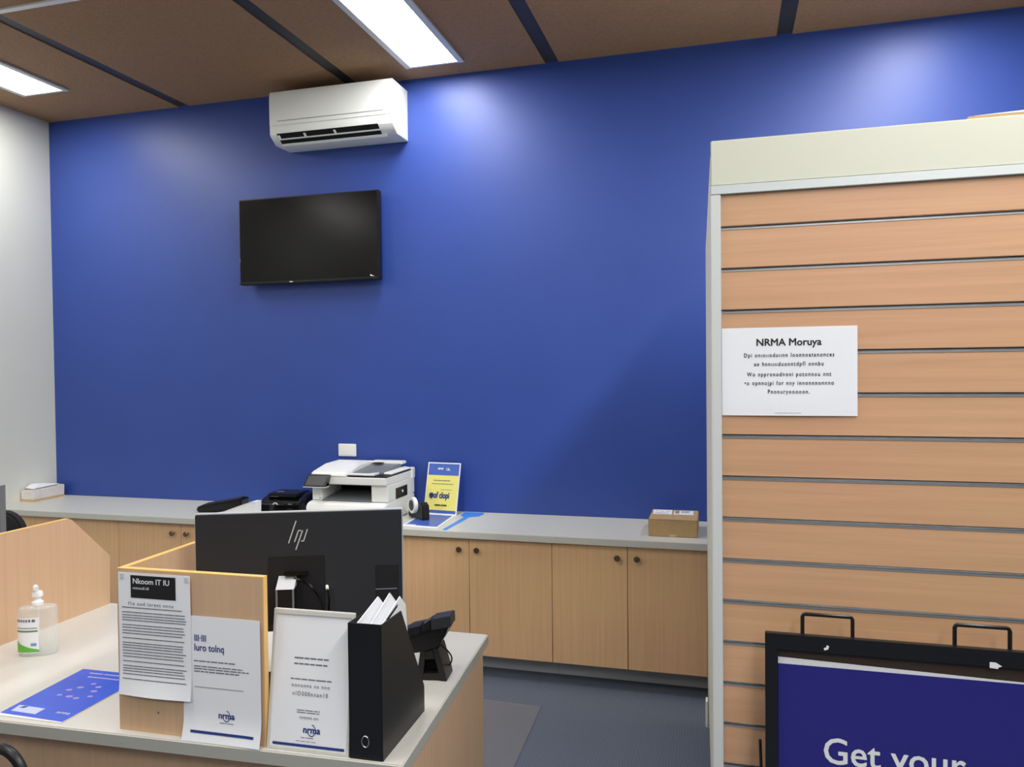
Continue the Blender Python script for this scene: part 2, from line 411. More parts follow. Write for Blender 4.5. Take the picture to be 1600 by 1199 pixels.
W_(MB().box(-.035, -.0108, DS-.008, DS+.055, .02, 2.0103), 'side_rail', M_ALUW, bevel=.0015)
W_(MB().box(FX1+.0005, FX1+.02, DS-.008, DS+.055, .02, 2.0103), 'side_rail', M_ALUW, bevel=.0015)
BYK = 3.53
def sidepan(x0f, x1f, x0b, x1b, pts):
    """upright panel running back from the front rail; pts are (y,z), x slides from front to back"""
    b = MB(); u = lambda y: (y-(DS+.056))/(BYK-DS-.056)
    L_ = [(x0f+(x0b-x0f)*u(y), y, z) for y, z in pts]; R_ = [(x1f+(x1b-x1f)*u(y), y, z) for y, z in pts]
    k = len(pts)
    return b.add(L_+R_, [tuple(range(k)), tuple(range(k, 2*k))[::-1]]+[(i, (i+1) % k, k+(i+1) % k, k+i) for i in range(k)])
SP = [(DS+.056, .26), (DS+.056, 2.118), (BYK, 2.118), (BYK, .0), (BYK-.05, .0), (BYK-.08, .26)]
W_(sidepan(-.036, -.016, -.086, -.066, SP), 'side_panel', M_CREAM)
W_(sidepan(FX1-.004, FX1+.016, FX1-.004, FX1+.016, SP), 'side_panel', M_CREAM)
W_(MB().prism([(-.034, DS+.0555), (FX1+.016, DS+.0555), (FX1+.016, BYK), (-.085, BYK)], 'z', 2.1185, 2.1385), 'top_board', M_CREAM)
W_(MB().box(-.065, FX1-.005, BYK-.02, BYK, 0, 2.118), 'back_panel', M_CREAM)
W_(MB().box(-.096, -.0865, BYK-.045, BYK+.004, 0, .115), 'skirting', M_WHITEPL, bevel=.001)
W_(MB().box(-.03, FX1+.015, DS-.01, DS+.06, .0005, .0995), 'plinth', M_CREAM)
# flat carton on top
c = thing('flat_carton', (.78, DS+.03, 2.1405), 'flattened brown carton lying on top of the slat wall display', 'carton')
MB().box(-.26, .3, -.030, .40, 0, .006).build('lower_flap', M_CARD, c)
MB().prism([(-.25, .0065), (.3, .0065), (.3, .014), (-.1, .012)], 'y', -.029, .40).build('upper_flap', M_PAPER, c)

# notice on the slat wall
n = thing('paper_notice', (-.01, DS-.0016, 1.481), 'white landscape notice headed NRMA Moruya stuck on the slat wall', 'notice')
nf = lambda x, z: -.0015-.002*math.sin(math.pi*x/.3)*(1 if z < .03 else max(0, 1-(z-.03)/.06))
MB().sheet(0, .301, 0, .209, nf, 10, 10).build('sheet', M_PAPER, n, smooth=True)
text('NRMA Moruya', .0235, M_INK, n, .151, 0, .166, fn=nf, sx=1.0, bold=.0005)
for s_, z in (('Dpi onınııoduıınn loonnoatanonces', .139), ('ao hnnııııduonntdpfl onnbu', .118), ('Wo nppronodnoni potonnou nnt', .0935), ('•o opnnojpi for nny innonnnonnno', .073), ('Pnonuryooooon.', .0525)):
    text(s_, .0135, M_INK, n, .151, 0, z, fn=nf, sx=.80, sp=1.28, bold=.00022)
MB().add([(.12, nf(.12, .006)-.0006, .006), (.178, nf(.178, .006)-.0006, .006), (.178, nf(.178, .007)-.0006, .0067), (.12, nf(.12, .007)-.0006, .0067)], [(0,1,2,3)]).build('rule', M_INKG, n)

# ================================================================== POSTER SIGN
PY = DS-.10
t = thing('poster_sign', (.375, PY, 0), 'black-framed navy poster sign reading Get your, standing before the slat wall', 'sign')
w2 = .293; zt, zb = .993, .16
b = MB().ring(-w2, w2, zb, zt, (.027, .027, .03, .036), 0, .018)
b.build('frame', M_BLACK, t, bevel=.0015)
MB().box(-w2+.027, w2-.027, .0125, .0165, zb+.03, zt-.036).build('backing', mat('brown_backing', (66, 52, 42), .6), t)
p_ = MB().box(-w2+.028, w2-.028, .008, .0095, zb+.03, zt-.068).build('poster', M_POSTER, t)
MB().hexa([(-w2+.028, .0096, zt-.07), (w2-.028, .0096, zt-.07), (w2-.028, .0105, zt-.07), (-w2+.028, .0105, zt-.07), (-w2+.028, .0096, zt-.055), (w2-.028, .0096, zt-.0672), (w2-.028, .0105, zt-.0672), (-w2+.028, .0105, zt-.055)]).build('poster_margin', M_WHITEINK, t)
MB().add([(-w2+.028, .0078, zt-.0692), (w2-.028, .0078, zt-.0692), (w2-.028, .0078, zt-.0675), (-w2+.028, .0078, zt-.0675)], [(0,1,2,3)]).build('poster_edge', M_WHITEINK, p_)
text('Get your', .083, M_WHITEINK, p_, -.172, .008, .708, align='LEFT', bold=.0009, sx=.93)
for cx in (-.159, .15):
    h = .0525; zz = 1.036
    pts = [(cx-h, .022, .28), (cx-h, .022, zz-.006), (cx-h+.002, .022, zz-.002), (cx-h+.006, .022, zz), (cx+h-.006, .022, zz), (cx+h-.002, .022, zz-.002), (cx+h, .022, zz-.006), (cx+h, .022, .28)]
    MB().tube(pts, .0044, 8).build('wire_loop', M_BLACK, t, smooth=True)
MB().prism([(-.168, .964), (-.160, .967), (-.158, .974), (-.163, .976), (-.164, .971), (-.169, .969)], 'y', -.0008, 0).build('chip', M_WHITEINK, t)
MB().prism([(.158, .956), (.174, .955), (.174, .958), (.181, .961), (.170, .968), (.158, .968)], 'y', -.0008, 0).build('chip', M_WHITEINK, t)
# wire easel legs
for sx in (-1, 1):
    MB().tube([(sx*.25, .022, .60), (sx*.25, .022, .16), (sx*.262, -.01, .006), (sx*.262, -.22, .006)], .005, 8).build('leg', M_BLACK, t, smooth=True)
MB().tube([(-.304, .026, .735), (-.300, .026, .60), (-.255, .026, .56)], .0035, 8).build('side_wire', M_BLACK, t, smooth=True)
b = MB(); b.tube([(-.262, -.1, .006), (.262, -.1, .006)], .005, 8); b.build('cross_bar', M_BLACK, t, smooth=True)

# ================================================================== FRONT DESK
ZD = .72
fe = lambda x: 1.515+.0445*(x+1.777)
t = thing('reception_desk', (-1.5, 1.95, 0), 'front desk with ivory top and beech-look panels', 'desk')
W_ = lambda b, n_, m, **k: b.build(n_, m, t, world=True, **k)
W_(MB().prism([(-2.30, fe(-2.30)), (-.697, fe(-.697)), (-.764, 2.416), (-2.30, 2.405)], 'z', .688, ZD), 'desktop', M_DESK, bevel=.0025)
W_(MB().prism([(-2.30, fe(-2.30)-.0015), (-.6965, fe(-.697)-.0015), (-.6965, fe(-.697)-.0002), (-2.30, fe(-2.30)-.0002)], 'z', .6885, ZD-.0025), 'edge_strip', M_DESKEDGE)
W_(MB().prism([(-.6968, fe(-.697)), (-.6955, fe(-.697)), (-.7625, 2.416), (-.7638, 2.416)], 'z', .6885, ZD-.0025), 'edge_strip', M_DESKEDGE)
W_(MB().prism([(-.709, 1.640), (-.762, 2.352), (-.786, 2.35), (-.733, 1.638)], 'z', .0, .6875), 'side_panel', M_WOODZD)
W_(MB().prism([(-.706, 1.592), (-.7085, 1.636), (-.80, 1.632), (-.80, 1.588)], 'z', .0, .6875), 'corner_post', M_WOODZD)
W_(MB().prism([(-2.29, fe(-2.29)+.055), (-.802, fe(-.802)+.055), (-.802, fe(-.802)+.073), (-2.29, fe(-2.29)+.073)], 'z', .0, .6875), 'front_panel', M_WOODZD)
W_(MB().box(-2.29, -2.266, 1.6, 2.35, 0, .6875), 'side_panel', M_WOODZD)

# divider at the left of the desk
t = thing('desk_divider', (-2.275, 1.95, ZD), 'large beech desk divider with a cut-off top corner, left of the sanitizer', 'divider')
pr = [(1.50, ZD), (2.398, ZD), (2.402, .903), (2.232, 1.070), (2.226, 1.0745), (2.217, 1.077), (1.50, 1.079)]
MB().prism(pr, 'x', -2.283, -2.265).build('panel', M_WOODZD, t, world=True)
MB().prism([(1.50, 1.0795), (2.217, 1.0775), (2.217, 1.0795), (1.50, 1.0815)], 'x', -2.283, -2.265).build('edge_band', M_BAND, t, world=True)

# L-shaped screen on the desk
ang = math.atan2(.009, .399)
t = thing('desk_screen', (-1.445, 1.553, ZD), 'small L-shaped beech screen on the desk with two papers pinned to it', 'screen', rz=ang)
MB().box(0, .402, 0, .016, 0, .397).build('front_board', M_WOODZD, t)
MB().box(0, .016, .0165, .42, 0, .397).build('return_board', M_WOODZD, t)
MB().box(0, .402, 0, .016, .3972, .4).build('edge_band', M_BAND, t)
MB().box(0, .016, .0165, .42, .3972, .4).build('edge_band', M_BAND, t)
MB().box(.4021, .4045, 0, .016, 0, .4).build('edge_band', M_BAND, t)
MB().cyl((.112, -.001, .052), (.112, .002, .052), .0025, 8).build('screw', M_INKG, t)
MB().box(.0162, .026, .30, .312, .335, .352).build('clip', M_CHROME, t)
# paper pinned low right
pf = lambda x, z: -.0030-.012*max(0, (.07-z)/.07)**2-.002*max(0, (x-.36)/.04)
p2 = thing('pinned_paper', (-1.445, 1.553, ZD), 'white paper with blue logo and blue bar pinned lower right on the desk screen', 'paper', rz=ang, group='papers pinned to the desk screen')
MB().sheet(.186, .396, .0005, .2975, pf, 8, 16).build('sheet', M_PAPER, p2, smooth=True)
text('III·III', .0215, M_INKB, p2, .218, 0, .238, fn=pf, align='LEFT', bold=.0004, sx=.9)
text('luro tolnq', .0235, M_INKB, p2, .218, 0, .215, fn=pf, align='LEFT', bold=.0004, sx=.86)
greek(p2, M_INKG, .217, .34, (.189, .164), .0026, 0, pf, wob=.3)
greek(p2, M_INKG, .217, .372, (.1765, .1705), .0024, 0, pf, wob=.15)
greek(p2, M_INKG, .217, .35, (.127,), .0014, 0, pf, gap=False)
def nrma_logo(parent, x, z, fn, y=0, k=1.0):
    text('nrma', .021*k, M_INKB, parent, x, y, z, fn=fn, bold=.0007)
    pts = []
    for i in range(25):
        a = math.radians(-200+i*360/30)
        pts.append((x+math.cos(a)*.0105*k, z+.006*k+math.sin(a)*.0135*k))
    b = MB()
    for i in range(24):
        (x0, z0), (x1, z1) = pts[i], pts[i+1]; dx, dz = x-x0, z+.006*k-z0; s = .16
        q = [(x0, z0), (x1, z1), (x1+(x-x1)*s, z1+(z+.006*k-z1)*s), (x0+dx*s, z0+dz*s)]
        b.add([(px, (fn(px, pz) if fn else y)-.0009, pz) for px, pz in q], [(0,1,2,3)])
    b.build('logo_ring', M_INKB, parent)
nrma_logo(p2, .303, .058, pf)
greek(p2, M_INKB, .285, .322, (.0465,), .0014, 0, pf)
b = MB()
for i in range(8):
    xa, xb = .208+.17*i/8, .208+.17*(i+1)/8
    b.add([(xa, pf(xa, .02)-.0012, .0195), (xb, pf(xb, .02)-.0012, .0195), (xb, pf(xb, .026)-.0012, .0255), (xa, pf(xa, .026)-.0012, .0255)], [(0,1,2,3)])
b.build('blue_bar', M_INKB, p2)
# paper pinned upper left
qf = lambda x, z: -.0048-.016*max(0, (.17-z)/.09)**2*(.55+.45*math.sin(math.pi*min(1, max(0, (x-.01)/.2))))
p1 = thing('pinned_paper', (-1.445, 1.553, ZD), 'text-filled paper with a black heading box pinned upper left on the desk screen', 'paper', rz=ang, group='papers pinned to the desk screen')
MB().sheet(.008, .2105, .093, .392, qf, 10, 18).build('sheet', M_PAPER, p1, smooth=True)
MB().add([(.044, qf(.1, .34)-.0007, .331), (.171, qf(.1, .34)-.0007, .331), (.171, qf(.1, .38)-.0007, .386), (.044, qf(.1, .38)-.0007, .386)], [(0,1,2,3)]).build('heading_box', M_INK, p1)
text('Nkoom IT IU', .0185, M_WHITEINK, p1, .05, 0, .366, fn=qf, align='LEFT', off=.0012, bold=.0003, sx=1.03)
text('nnnoudi.idi', .0105, M_WHITEINK, p1, .05, 0, .352, fn=qf, align='LEFT', off=.0012)
text('f1o ood lorent nnnu', .0125, M_INK, p1, .036, 0, .3125, fn=qf, align='LEFT', sx=.98, sp=1.25)
b = MB(); zz = .3055
rows = []
while zz > .125:
    rows.append(zz); zz -= random.choice((.0062, .0068, .0072, .0115))
for z in rows:
    e = random.uniform(.188, .2)
    for i in range(6):
        xa, xb = .018+(e-.018)*i/6, .018+(e-.018)*(i+1)/6-.0008
        b.add([(xa, qf(xa, z)-.0009, z), (xb, qf(xb, z)-.0009, z), (xb, qf(xb, z)-.0009, z+.0021), (xa, qf(xa, z)-.0009, z+.0021)], [(0,1,2,3)])
b.build('print_lines', M_INKG, p1)['kind'] = 'stuff'
for x in (.014, .196): MB().box(x, x+.01, -.0062, -.0052, .376, .389).build('tape', M_CLEARF, p1)

# acrylic sign holder standing on the desk edge
tl = math.radians(8)
t = thing('sign_holder', (-.934, 1.562, ZD), 'clear upright sign holder with a white page, between desk screen and black file', 'sign holder', rz=.03)
def lean(b, x0, x1, z0, z1, y0, y1):
    f = lambda y, z: (y+z*math.sin(tl), z*math.cos(tl)+.0)
    vs = []
    for z in (z0, z1):
        for (x, y) in ((x0, y0), (x1, y0), (x1, y1), (x0, y1)):
            Y, Z = f(y, z); vs.append((x, Y, Z))
    return b.hexa(vs)
b = MB().ring(-.104, .104, 0, .318, (.007, .007, .008, .012), 0, .008, f=lambda x, y, z: (x, y+z*math.sin(tl), z*math.cos(tl)))
b.build('frame', M_CLEARF, t, bevel=.001)
lean(MB(), -.098, .098, .008, .306, .003, .006).build('page', M_PAPER, t)
MB().box(-.104, .104, .009, .09, 0, .004).build('foot', M_CLEARF, t)
sf = lambda x, z: .003+z*math.tan(tl)
greek(t, M_INKG, -.045, .06, (.205, .192), .003, 0, sf, wob=.2)
greek(t, M_INKG, -.052, .06, (.158,), .0025, 0, sf, wob=.25)
text('oononna na nno', .012, M_INK, t, 0, 0, .142, fn=sf, sp=1.3, sx=.95, off=.0012)
text('nlO000nnan10', .0135, M_INK, t, 0, 0, .123, fn=sf, sp=1.35, sx=.85, off=.0012)
greek(t, M_INKG, -.032, .03, (.09, .085), .0018, 0, sf, wob=.1)
text('nntnnt on', .011, M_INKG, t, .0, 0, .072, fn=sf, sx=1.1, off=.0012)
nrma_logo(t, .008, .042, sf)
greek(t, M_INK, -.018, .016, (.0305,), .0012, 0, sf)
greek(t, M_INKG, -.03, .02, (.0225,), .0012, 0, sf)
MB().add([(-.09, sf(0, .0105)-.0012, .0105), (.092, sf(0, .0105)-.0012, .0105), (.092, sf(0, .0165)-.0012, .0165), (-.09, sf(0, .0165)-.0012, .0165)], [(0,1,2,3)]).build('blue_bar', M_INKB, t)

# black magazine file
t = thing('magazine_file', (-.786, 1.566, ZD), 'black upright magazine file of papers at the desk front corner', 'magazine file', rz=.028)
th = .003; w2, L = .041, .265
pf_ = [(0, 0), (L, 0), (L, .066), (.118, .305), (0, .309)]
MB().prism(pf_, 'x', w2-th, w2).build('side', M_BLACK, t, bevel=.0006)
MB().prism(pf_, 'x', -w2, -w2+th).build('side', M_BLACK, t, bevel=.0006)
b = MB().box(-w2+th, w2-th, 0, th, 0, .309).build('spine', M_BLACK, t)
MB().box(-w2+th, w2-th, L-th, L, 0, .066).build('back', M_BLACK, t)
MB().box(-w2+th, w2-th, th, L-th, 0, th).build('base', M_BLACK, t)
pts = [(-.001+math.cos(a)*.0085, -.0012, .042+math.sin(a)*.0125) for a in [2*math.pi*i/24 for i in range(24)]]
MB().tube(pts, .0014, 6, closed=True).build('finger_ring', M_CHROME, t, smooth=True)
for x, (ya, yb), (za, zb), m in ((-.026, (.012, .19), (.302, .330), M_PAPER), (-.002, (.02, .205), (.290, .336), M_PAPER), (.020, (.02, .215), (.284, .326), M_PAPER)):
    q = MB().prism([(.008, .012), (.225, .012), (.225, .08), (yb-.02, zb-.03), (yb-.055, zb), (ya, za)], 'x', x-.0012, x+.0012)
    o = q.build('loose_papers', m, None, origin=Vector((0, 0, 0)))
    o.location = t.location; o.rotation_euler = t.rotation_euler
    WM[o] = WM[t]
    tag(o, ['leftmost sheet in the black magazine file', 'middle sheet in the black magazine file, standing tallest', 'rightmost sheet in the black magazine file, printed with a dark bar'][(-.026, -.002, .020).index(x)], 'paper', 'papers in the magazine file')
    if x == .020:
        MB().prism([(.075, .290), (.140, .306), (.142, .313), (.075, .297)], 'x', x+.0013, x+.0018).build('black_print', M_INK, o)

# ================================================================== MONITOR seen from behind
a21 = math.radians(21.05)
t = thing('monitor', (-1.388, 1.771, ZD), 'large black computer monitor seen from behind with a slanted silver logo', 'monitor', rz=a21)
zt = 1.21-ZD; w_ = .554; zb = zt-.325
# local: x along top edge, y away from camera (screen side is +y)
MB().box(0, w_, .0, .022, zb, zt).build('back_shell', M_MONB, t, bevel=.0025)
MB().ring(-.0028, w_+.0028, zb-.0022, zt+.0022, (.003, .003, .0024, .0024), .008, .0255).build('bezel', M_SILVER, t)
MB().box(.003, w_-.003, .0222, .0245, zb+.01, zt-.003).build('screen', M_SCREEN, t)
MB().box(.192, .343, -.0022, .004, zb+.02, zt-.119).build('mount_recess', M_MOND, t, bevel=.001)
MB().box(.481, .544, -.0016, .004, zt-.219, zt-.152).build('port_cover', M_MOND, t, bevel=.001)
MB().box(.481, .540, -.0022, -.0012, zt-.2195, zt-.2165).build('port_edge', M_GREYPL, t)
MB().box(.481, .544, -.0016, .004, zb+.01, zt-.2225).build('port_cover', M_MOND, t, bevel=.001)
# silver logo strokes
def stroke(p, q, wd=.0042):
    b = MB(); n_ = len(p) if False else 0
    dx, dz = q[0]-p[0], q[1]-p[1]; l = math.hypot(dx, dz); nx, nz = -dz/l*wd/2, dx/l*wd/2
    return [(p[0]+nx, p[1]+nz), (q[0]+nx, q[1]+nz), (q[0]-nx, q[1]-nz), (p[0]-nx, p[1]-nz)]
lg = MB()
for p, q in (((.247, -.083), (.268, -.022)), ((.263, -.080), (.274, -.049)), ((.274, -.049), (.281, -.049)), ((.266, -.102), (.285, -.049)), ((.281, -.078), (.287, -.078)), ((.287, -.079), (.298, -.046))):
    lg.prism([(x, zt+z) for x, z in stroke(p, q, .0032)], 'y', -.0012, .001)
lg.build('logo', M_SILVER, t)
# stand neck, base
MB().box(.222, .266, -.045, -.0025, .02, zt-.197).build('neck', M_BLACK, t, bevel=.001)
MB().prism([(-.049, zt-.197), (-.0025, zt-.172), (-.0025, zt-.197)], 'x', .220, .268).build('neck_cap', M_SILVER, t)
for a_ in (.220, .2635): MB().box(a_, a_+.0045, -.049, -.0452, .02, zt-.197).build('neck_trim', M_GREYPL, t)
MB().box(.235, .30, -.018, -.0023, zt-.168, zt-.160).build('neck_hinge', M_BLACKG, t, bevel=.001)
MB().prism([(.13, -.10), (.40, -.10), (.40, .12), (.13, .12)], 'z', 0, .010).build('base', M_BLACK, t, bevel=.003)
MB().box(.222, .266, -.045, -.0025, .0102, .0198).build('neck_foot', M_BLACK, t)
pts = [(.262+.083*math.sin(a)*1.0, -.012-.02*math.sin(a*.9), zt-.178-.115*(1-math.cos(a))) for a in [i*math.pi/2/14 for i in range(15)]]
pts += [(.345, -.03, zt-.34), (.343, -.03, .012)]
MB().tube(pts, .0033, 8).build('cable', M_BLACKG, t, smooth=True)
MB().tube([(.349, -.004, zt-.204), (.351, -.014, zt-.206), (.352, -.019, zt-.2085)], .0042, 10).build('cable_plug', M_WHITEPL, t, smooth=True)
MB().tube([(.352, -.019, zt-.209), (.357, -.022, zt-.235), (.352, -.012, zt-.30), (.348, -.005, .012)], .0026, 8).build('cable', M_BLACKG, t, smooth=True)

# ================================================================== DESK PHONE (turned away)
t = thing('desk_phone', (-.812, 2.0, ZD), 'black desk phone on its stand near the right edge of the desk', 'phone', rz=.12)
X0, Y0 = -.80, 2.0
def lp(pts): return [(x-X0, z-ZD) for x, z in pts]
MB().prism(lp([(-.738, .884), (-.750, .852), (-.772, .815), (-.82, .800), (-.905, .785), (-.935, .79), (-.935, .815), (-.864, .858), (-.79, .876)]), 'y', .012, .10).build('body', M_BLACK, t, bevel=.004)
MB().prism(lp([(-.729, .915), (-.728, .884), (-.784, .872), (-.785, .903)]), 'y', -.014, .045).build('handset_end', M_MONB, t, bevel=.002)
MB().prism(lp([(-.7855, .902), (-.7855, .874), (-.815, .864), (-.812, .884)]), 'y', -.010, .040).build('handset_neck', M_BLACK, t, bevel=.002)
MB().prism(lp([(-.8155, .882), (-.8155, .860), (-.93, .822), (-.93, .850)]), 'y', -.008, .038).build('handset_grip', M_BLACK, t, bevel=.003)
st = MB()
yy = (.014, .09)
st.prism(lp([(-.772, .812), (-.7505, .735), (-.748, .7205), (-.766, .7205), (-.788, .812)]), 'y', *yy)
st.prism(lp([(-.824, .805), (-.8355, .7205), (-.818, .7205), (-.808, .805)]), 'y', *yy)
st.prism(lp([(-.788, .808), (-.782, .783), (-.811, .779), (-.808, .802)]), 'y', *yy)
st.prism(lp([(-.770, .743), (-.766, .7255), (-.818, .7215), (-.815, .740)]), 'y', *yy)
st.build('stand', M_BLACK, t, bevel=.001)
MB().prism(lp([(-.776, .79), (-.766, .73), (-.82, .73), (-.812, .79)]), 'y', .05, .085).build('stand_window_dark', M_DARK, t)  # dark filler standing in for the shade in the stand's open window
cp = [(.03+.028*math.sin(i*math.pi/10), .03+.005*i, .10-.0095*i) for i in range(11)]
MB().tube(cp, .0022, 8).build('cord', M_BLACKG, t, smooth=True)

# ================================================================== SANITIZER and BROCHURE
t = thing('hand_sanitizer', (-2.085, 1.915, ZD), 'clear pump bottle of hand sanitizer with green and white label', 'bottle', rz=.45)
MB().lathe([(.050, .001), (.055, .004), (.056, .02), (.056, .138), (.054, .147), (.045, .152), (.014, .154)], seg=36, sx=1, sy=.56, power=.8).build('bottle', M_BOTTLE, t, smooth=True)
MB().lathe([(.054, .0006), (.0545, .0085), (.050, .0088)], seg=36, sx=1, sy=.53, power=.8).build('bottle_base', M_BOTTLE, t, smooth=True)
def label_arc(z0, z1, a0, a1, off=.0008):
    b = MB(); n_ = 12; vs = []
    for i in range(n_+1):
        a = math.radians(a0+(a1-a0)*i/n_); x, y = math.cos(a), math.sin(a)
        x = math.copysign(abs(x)**.8, x)*(.056+off); y = math.copysign(abs(y)**.8, y)*(.056*.56+off)
        za, zb_ = (z0(i/n_), z1(i/n_)); vs += [(x, y, za), (x, y, zb_)]
    return b.add(vs, [(2*i, 2*i+2, 2*i+3, 2*i+1) for i in range(n_)])
A0, A1 = 205, 280
label_arc(lambda u: .012, lambda u: .122, A0, A1).build('label', M_PAPER, t, smooth=True)
label_arc(lambda u: .015, lambda u: .050-.028*u, A0, A1, .0014).build('label_green', M_GREEN, t, smooth=True)
label_arc(lambda u: .078, lambda u: .083, A0+3, A1-3, .0014).build('label_line', mat('olive_print', (104, 140, 90), .6), t, smooth=True)
label_arc(lambda u: .089, lambda u: .091, A0+4, A1-4, .0014).build('label_line', M_INKG, t, smooth=True)
for k in range(8):
    a = A0+6+k*8
    label_arc(lambda u: .109, lambda u: .117, a, a+5, .0014).build('lettering', M_INKG, t)
label_arc(lambda u: .034, lambda u: .043, A1-16, A1-6, .0014).build('label_mark', mat('pale_blue_print', (120, 160, 205), .6), t)
MB().lathe([(.0165, .1545), (.0165, .164), (.012, .168), (.009, .172), (.009, .178)], seg=20).build('cap', M_WHITEPL, t, smooth=True)
MB().lathe([(.012, .178), (.0155, .181), (.0155, .191), (.012, .196)], seg=20).build('pump_head', M_WHITEPL, t, smooth=True)
MB().tube([(-.004, 0, .192), (-.004, -.004, .206), (-.0, -.014, .213), (.006, -.024, .210)], .0078, 10).build('nozzle', M_WHITEPL, t, smooth=True)
MB().tube([(0, 0, .1535), (.004, 0, .02)], .0025, 8).build('dip_tube', M_WHITEPL, t, smooth=True)

t = thing('brochure', (-1.722, 1.69, ZD+.0004), 'blue printed brochure lying on the ivory desk top', 'brochure', rz=.02)
MB().prism([(-.094, -.152), (.107, -.152), (.107, .151), (-.112, .151)], 'z', 0, .0025).build('pages', M_PAPER, t)
MB().prism([(-.094, -.142), (.107, -.149), (.107, .150), (-.112, .150)], 'z', .0027, .0034).build('cover', M_BROCH, t)
text('nnnnn nonnnnnnn', .0165, M_WHITEINK, t, 0, .122, .0036, face='top', sx=1.1)
text('anonnnnnonon', .0165, M_WHITEINK, t, .005, .098, .0036, face='top', sx=1.1)
MB().prism([(-.075, -.128), (.005, -.131), (.004, -.098), (-.082, -.095)], 'z', .0036, .0041).build('white_panel', mat('pale_panel', (196, 208, 238), .5), t)
MB().prism([(-.070, -.108), (-.055, -.108), (-.050, -.098), (-.062, -.098)], 'z', .0042, .0045).build('panel_mark', M_INKB, t)
text('nrma', .02, M_WHITEINK, t, .072, -.115, .0036, face='top')
for k in range(9):
    a = k*2*math.pi/9+.3; rr = .02+.018*(k % 3)/2+.014
    b = MB().lathe([(.0105-.001*(k % 3), 0), (.0105-.001*(k % 3), .0004)], c=(.012+rr*math.cos(a), .012+rr*math.sin(a), .0036), seg=10, sy=.7)
    b.build('printed_flower', M_BROCHP, t)

# ================================================================== ITEMS ON THE BACK COUNTER
# printer
t = thing('printer', (-2.02, 3.84, HC), 'white multifunction printer with black touch panel on the back counter', 'printer')
# local: x -.225..+.225, y 0 front .. .41 back
hwp = .232
base_prof = [(-.022, .004), (-.026, .05), (-.022, .085), (-.004, .104), (.06, .112), (.4, .112), (.4, .004)]
MB().prism(base_prof, 'x', -hwp-.012, hwp).build('lower_body', M_WHITEPL, t, bevel=.006)
MB().box(-hwp, -hwp+.06, .03, .4, .1125, .205).build('left_column', M_WHITEPL, t, bevel=.003)
MB().box(hwp-.10, hwp, .03, .4, .1125, .205).build('right_column', M_WHITEPL, t, bevel=.003)
MB().box(-hwp+.0605, hwp-.1005, .26, .4, .1125, .205).build('output_back', M_DARK, t)
MB().hexa([(-hwp+.061, .03, .1125), (hwp-.101, .03, .1125), (hwp-.101, .259, .1125), (-hwp+.061, .259, .1125), (-hwp+.061, .03, .117), (hwp-.101, .03, .117), (hwp-.101, .259, .142), (-hwp+.061, .259, .142)]).build('output_tray', M_GREYPL, t)
MB().box(-hwp+.002, hwp-.002, .012, .4, .2055, .248).build('scanner', M_WHITEPL, t, bevel=.004)
MB().prism([(.02, .2485), (.4, .2485), (.4, .256), (.02, .254)], 'x', .0, hwp-.004).build('scanner_seam', M_BLACK, t)
# document feeder
MB().prism([(.008, .2485), (.02, .272), (.17, .300), (.33, .304), (.385, .295), (.39, .2485)], 'x', -hwp+.002, -.01).build('feeder_cover', M_WHITEPL, t, bevel=.006)
MB().prism([(-.012, .262), (.09, .262), (.155, .270), (.155, .2565), (-.012, .2565)], 'y', .02, .09).build('feeder_lip', M_WHITEPL, t, bevel=.004)
MB().hexa([(-.01, .09, .2565), (.18, .09, .2565), (.18, .33, .2565), (-.01, .33, .2565), (-.01, .09, .264), (.18, .09, .268), (.18, .33, .292), (-.01, .33, .284)]).build('feeder_tray', M_GREYPL, t)
MB().box(-.009, .19, .315, .385, .285, .302).build('feeder_arm', M_WHITEPL, t, bevel=.004)
MB().box(.02, .08, .27, .312, .2925, .297).build('paper_guide', M_BLACK, t, bevel=.002)
MB().prism([(.175, .2685), (.225, .262), (.225, .2565), (.18, .2565)], 'y', .09, .38).build('feeder_flap', M_WHITEPL, t, bevel=.003)
# control panel
cp_ = MB().hexa([(-hwp-.022, -.035, .196), (-hwp+.118, -.035, .196), (-hwp+.118, .004, .199), (-hwp-.022, .004, .199), (-hwp-.004, -.008, .262), (-hwp+.136, -.008, .262), (-hwp+.136, .0, .262), (-hwp-.004, .0, .262)])
cp_.build('control_panel', M_BLACKG, t, bevel=.002)
MB().hexa([(-hwp-.008, -.0335, .204), (-hwp+.106, -.0335, .204), (-hwp+.106, -.03, .204), (-hwp-.008, -.03, .204), (-hwp+.006, -.0125, .254), (-hwp+.122, -.0125, .254), (-hwp+.122, -.009, .254), (-hwp+.006, -.009, .254)]).build('touch_screen', mat('screen_grey', (72, 74, 78), .3), t)
MB().box(-hwp-.022, -hwp+.118, -.035, .01, .1915, .1955).build('panel_base', M_WHITEPL, t, bevel=.001)
MB().box(-hwp+.008, -hwp+.04, .0288, .0298, .185, .19).build('badge', M_GREYPL, t)
MB().box(-hwp+.042, -hwp+.056, .0288, .0298, .122, .126).build('badge', M_GREYPL, t)
MB().box(hwp+.0002, hwp+.002, .13, .29, .115, .175).build('port_panel', M_BLACK, t)
MB().cyl((hwp+.002, .22, .148), (hwp+.0045, .22, .148), .008, 10).build('port', M_WHITEPL, t)
MB().box(hwp-.02, hwp+.004, .36, .402, .2, .262).build('hinge', M_WHITEPL, t, bevel=.003)

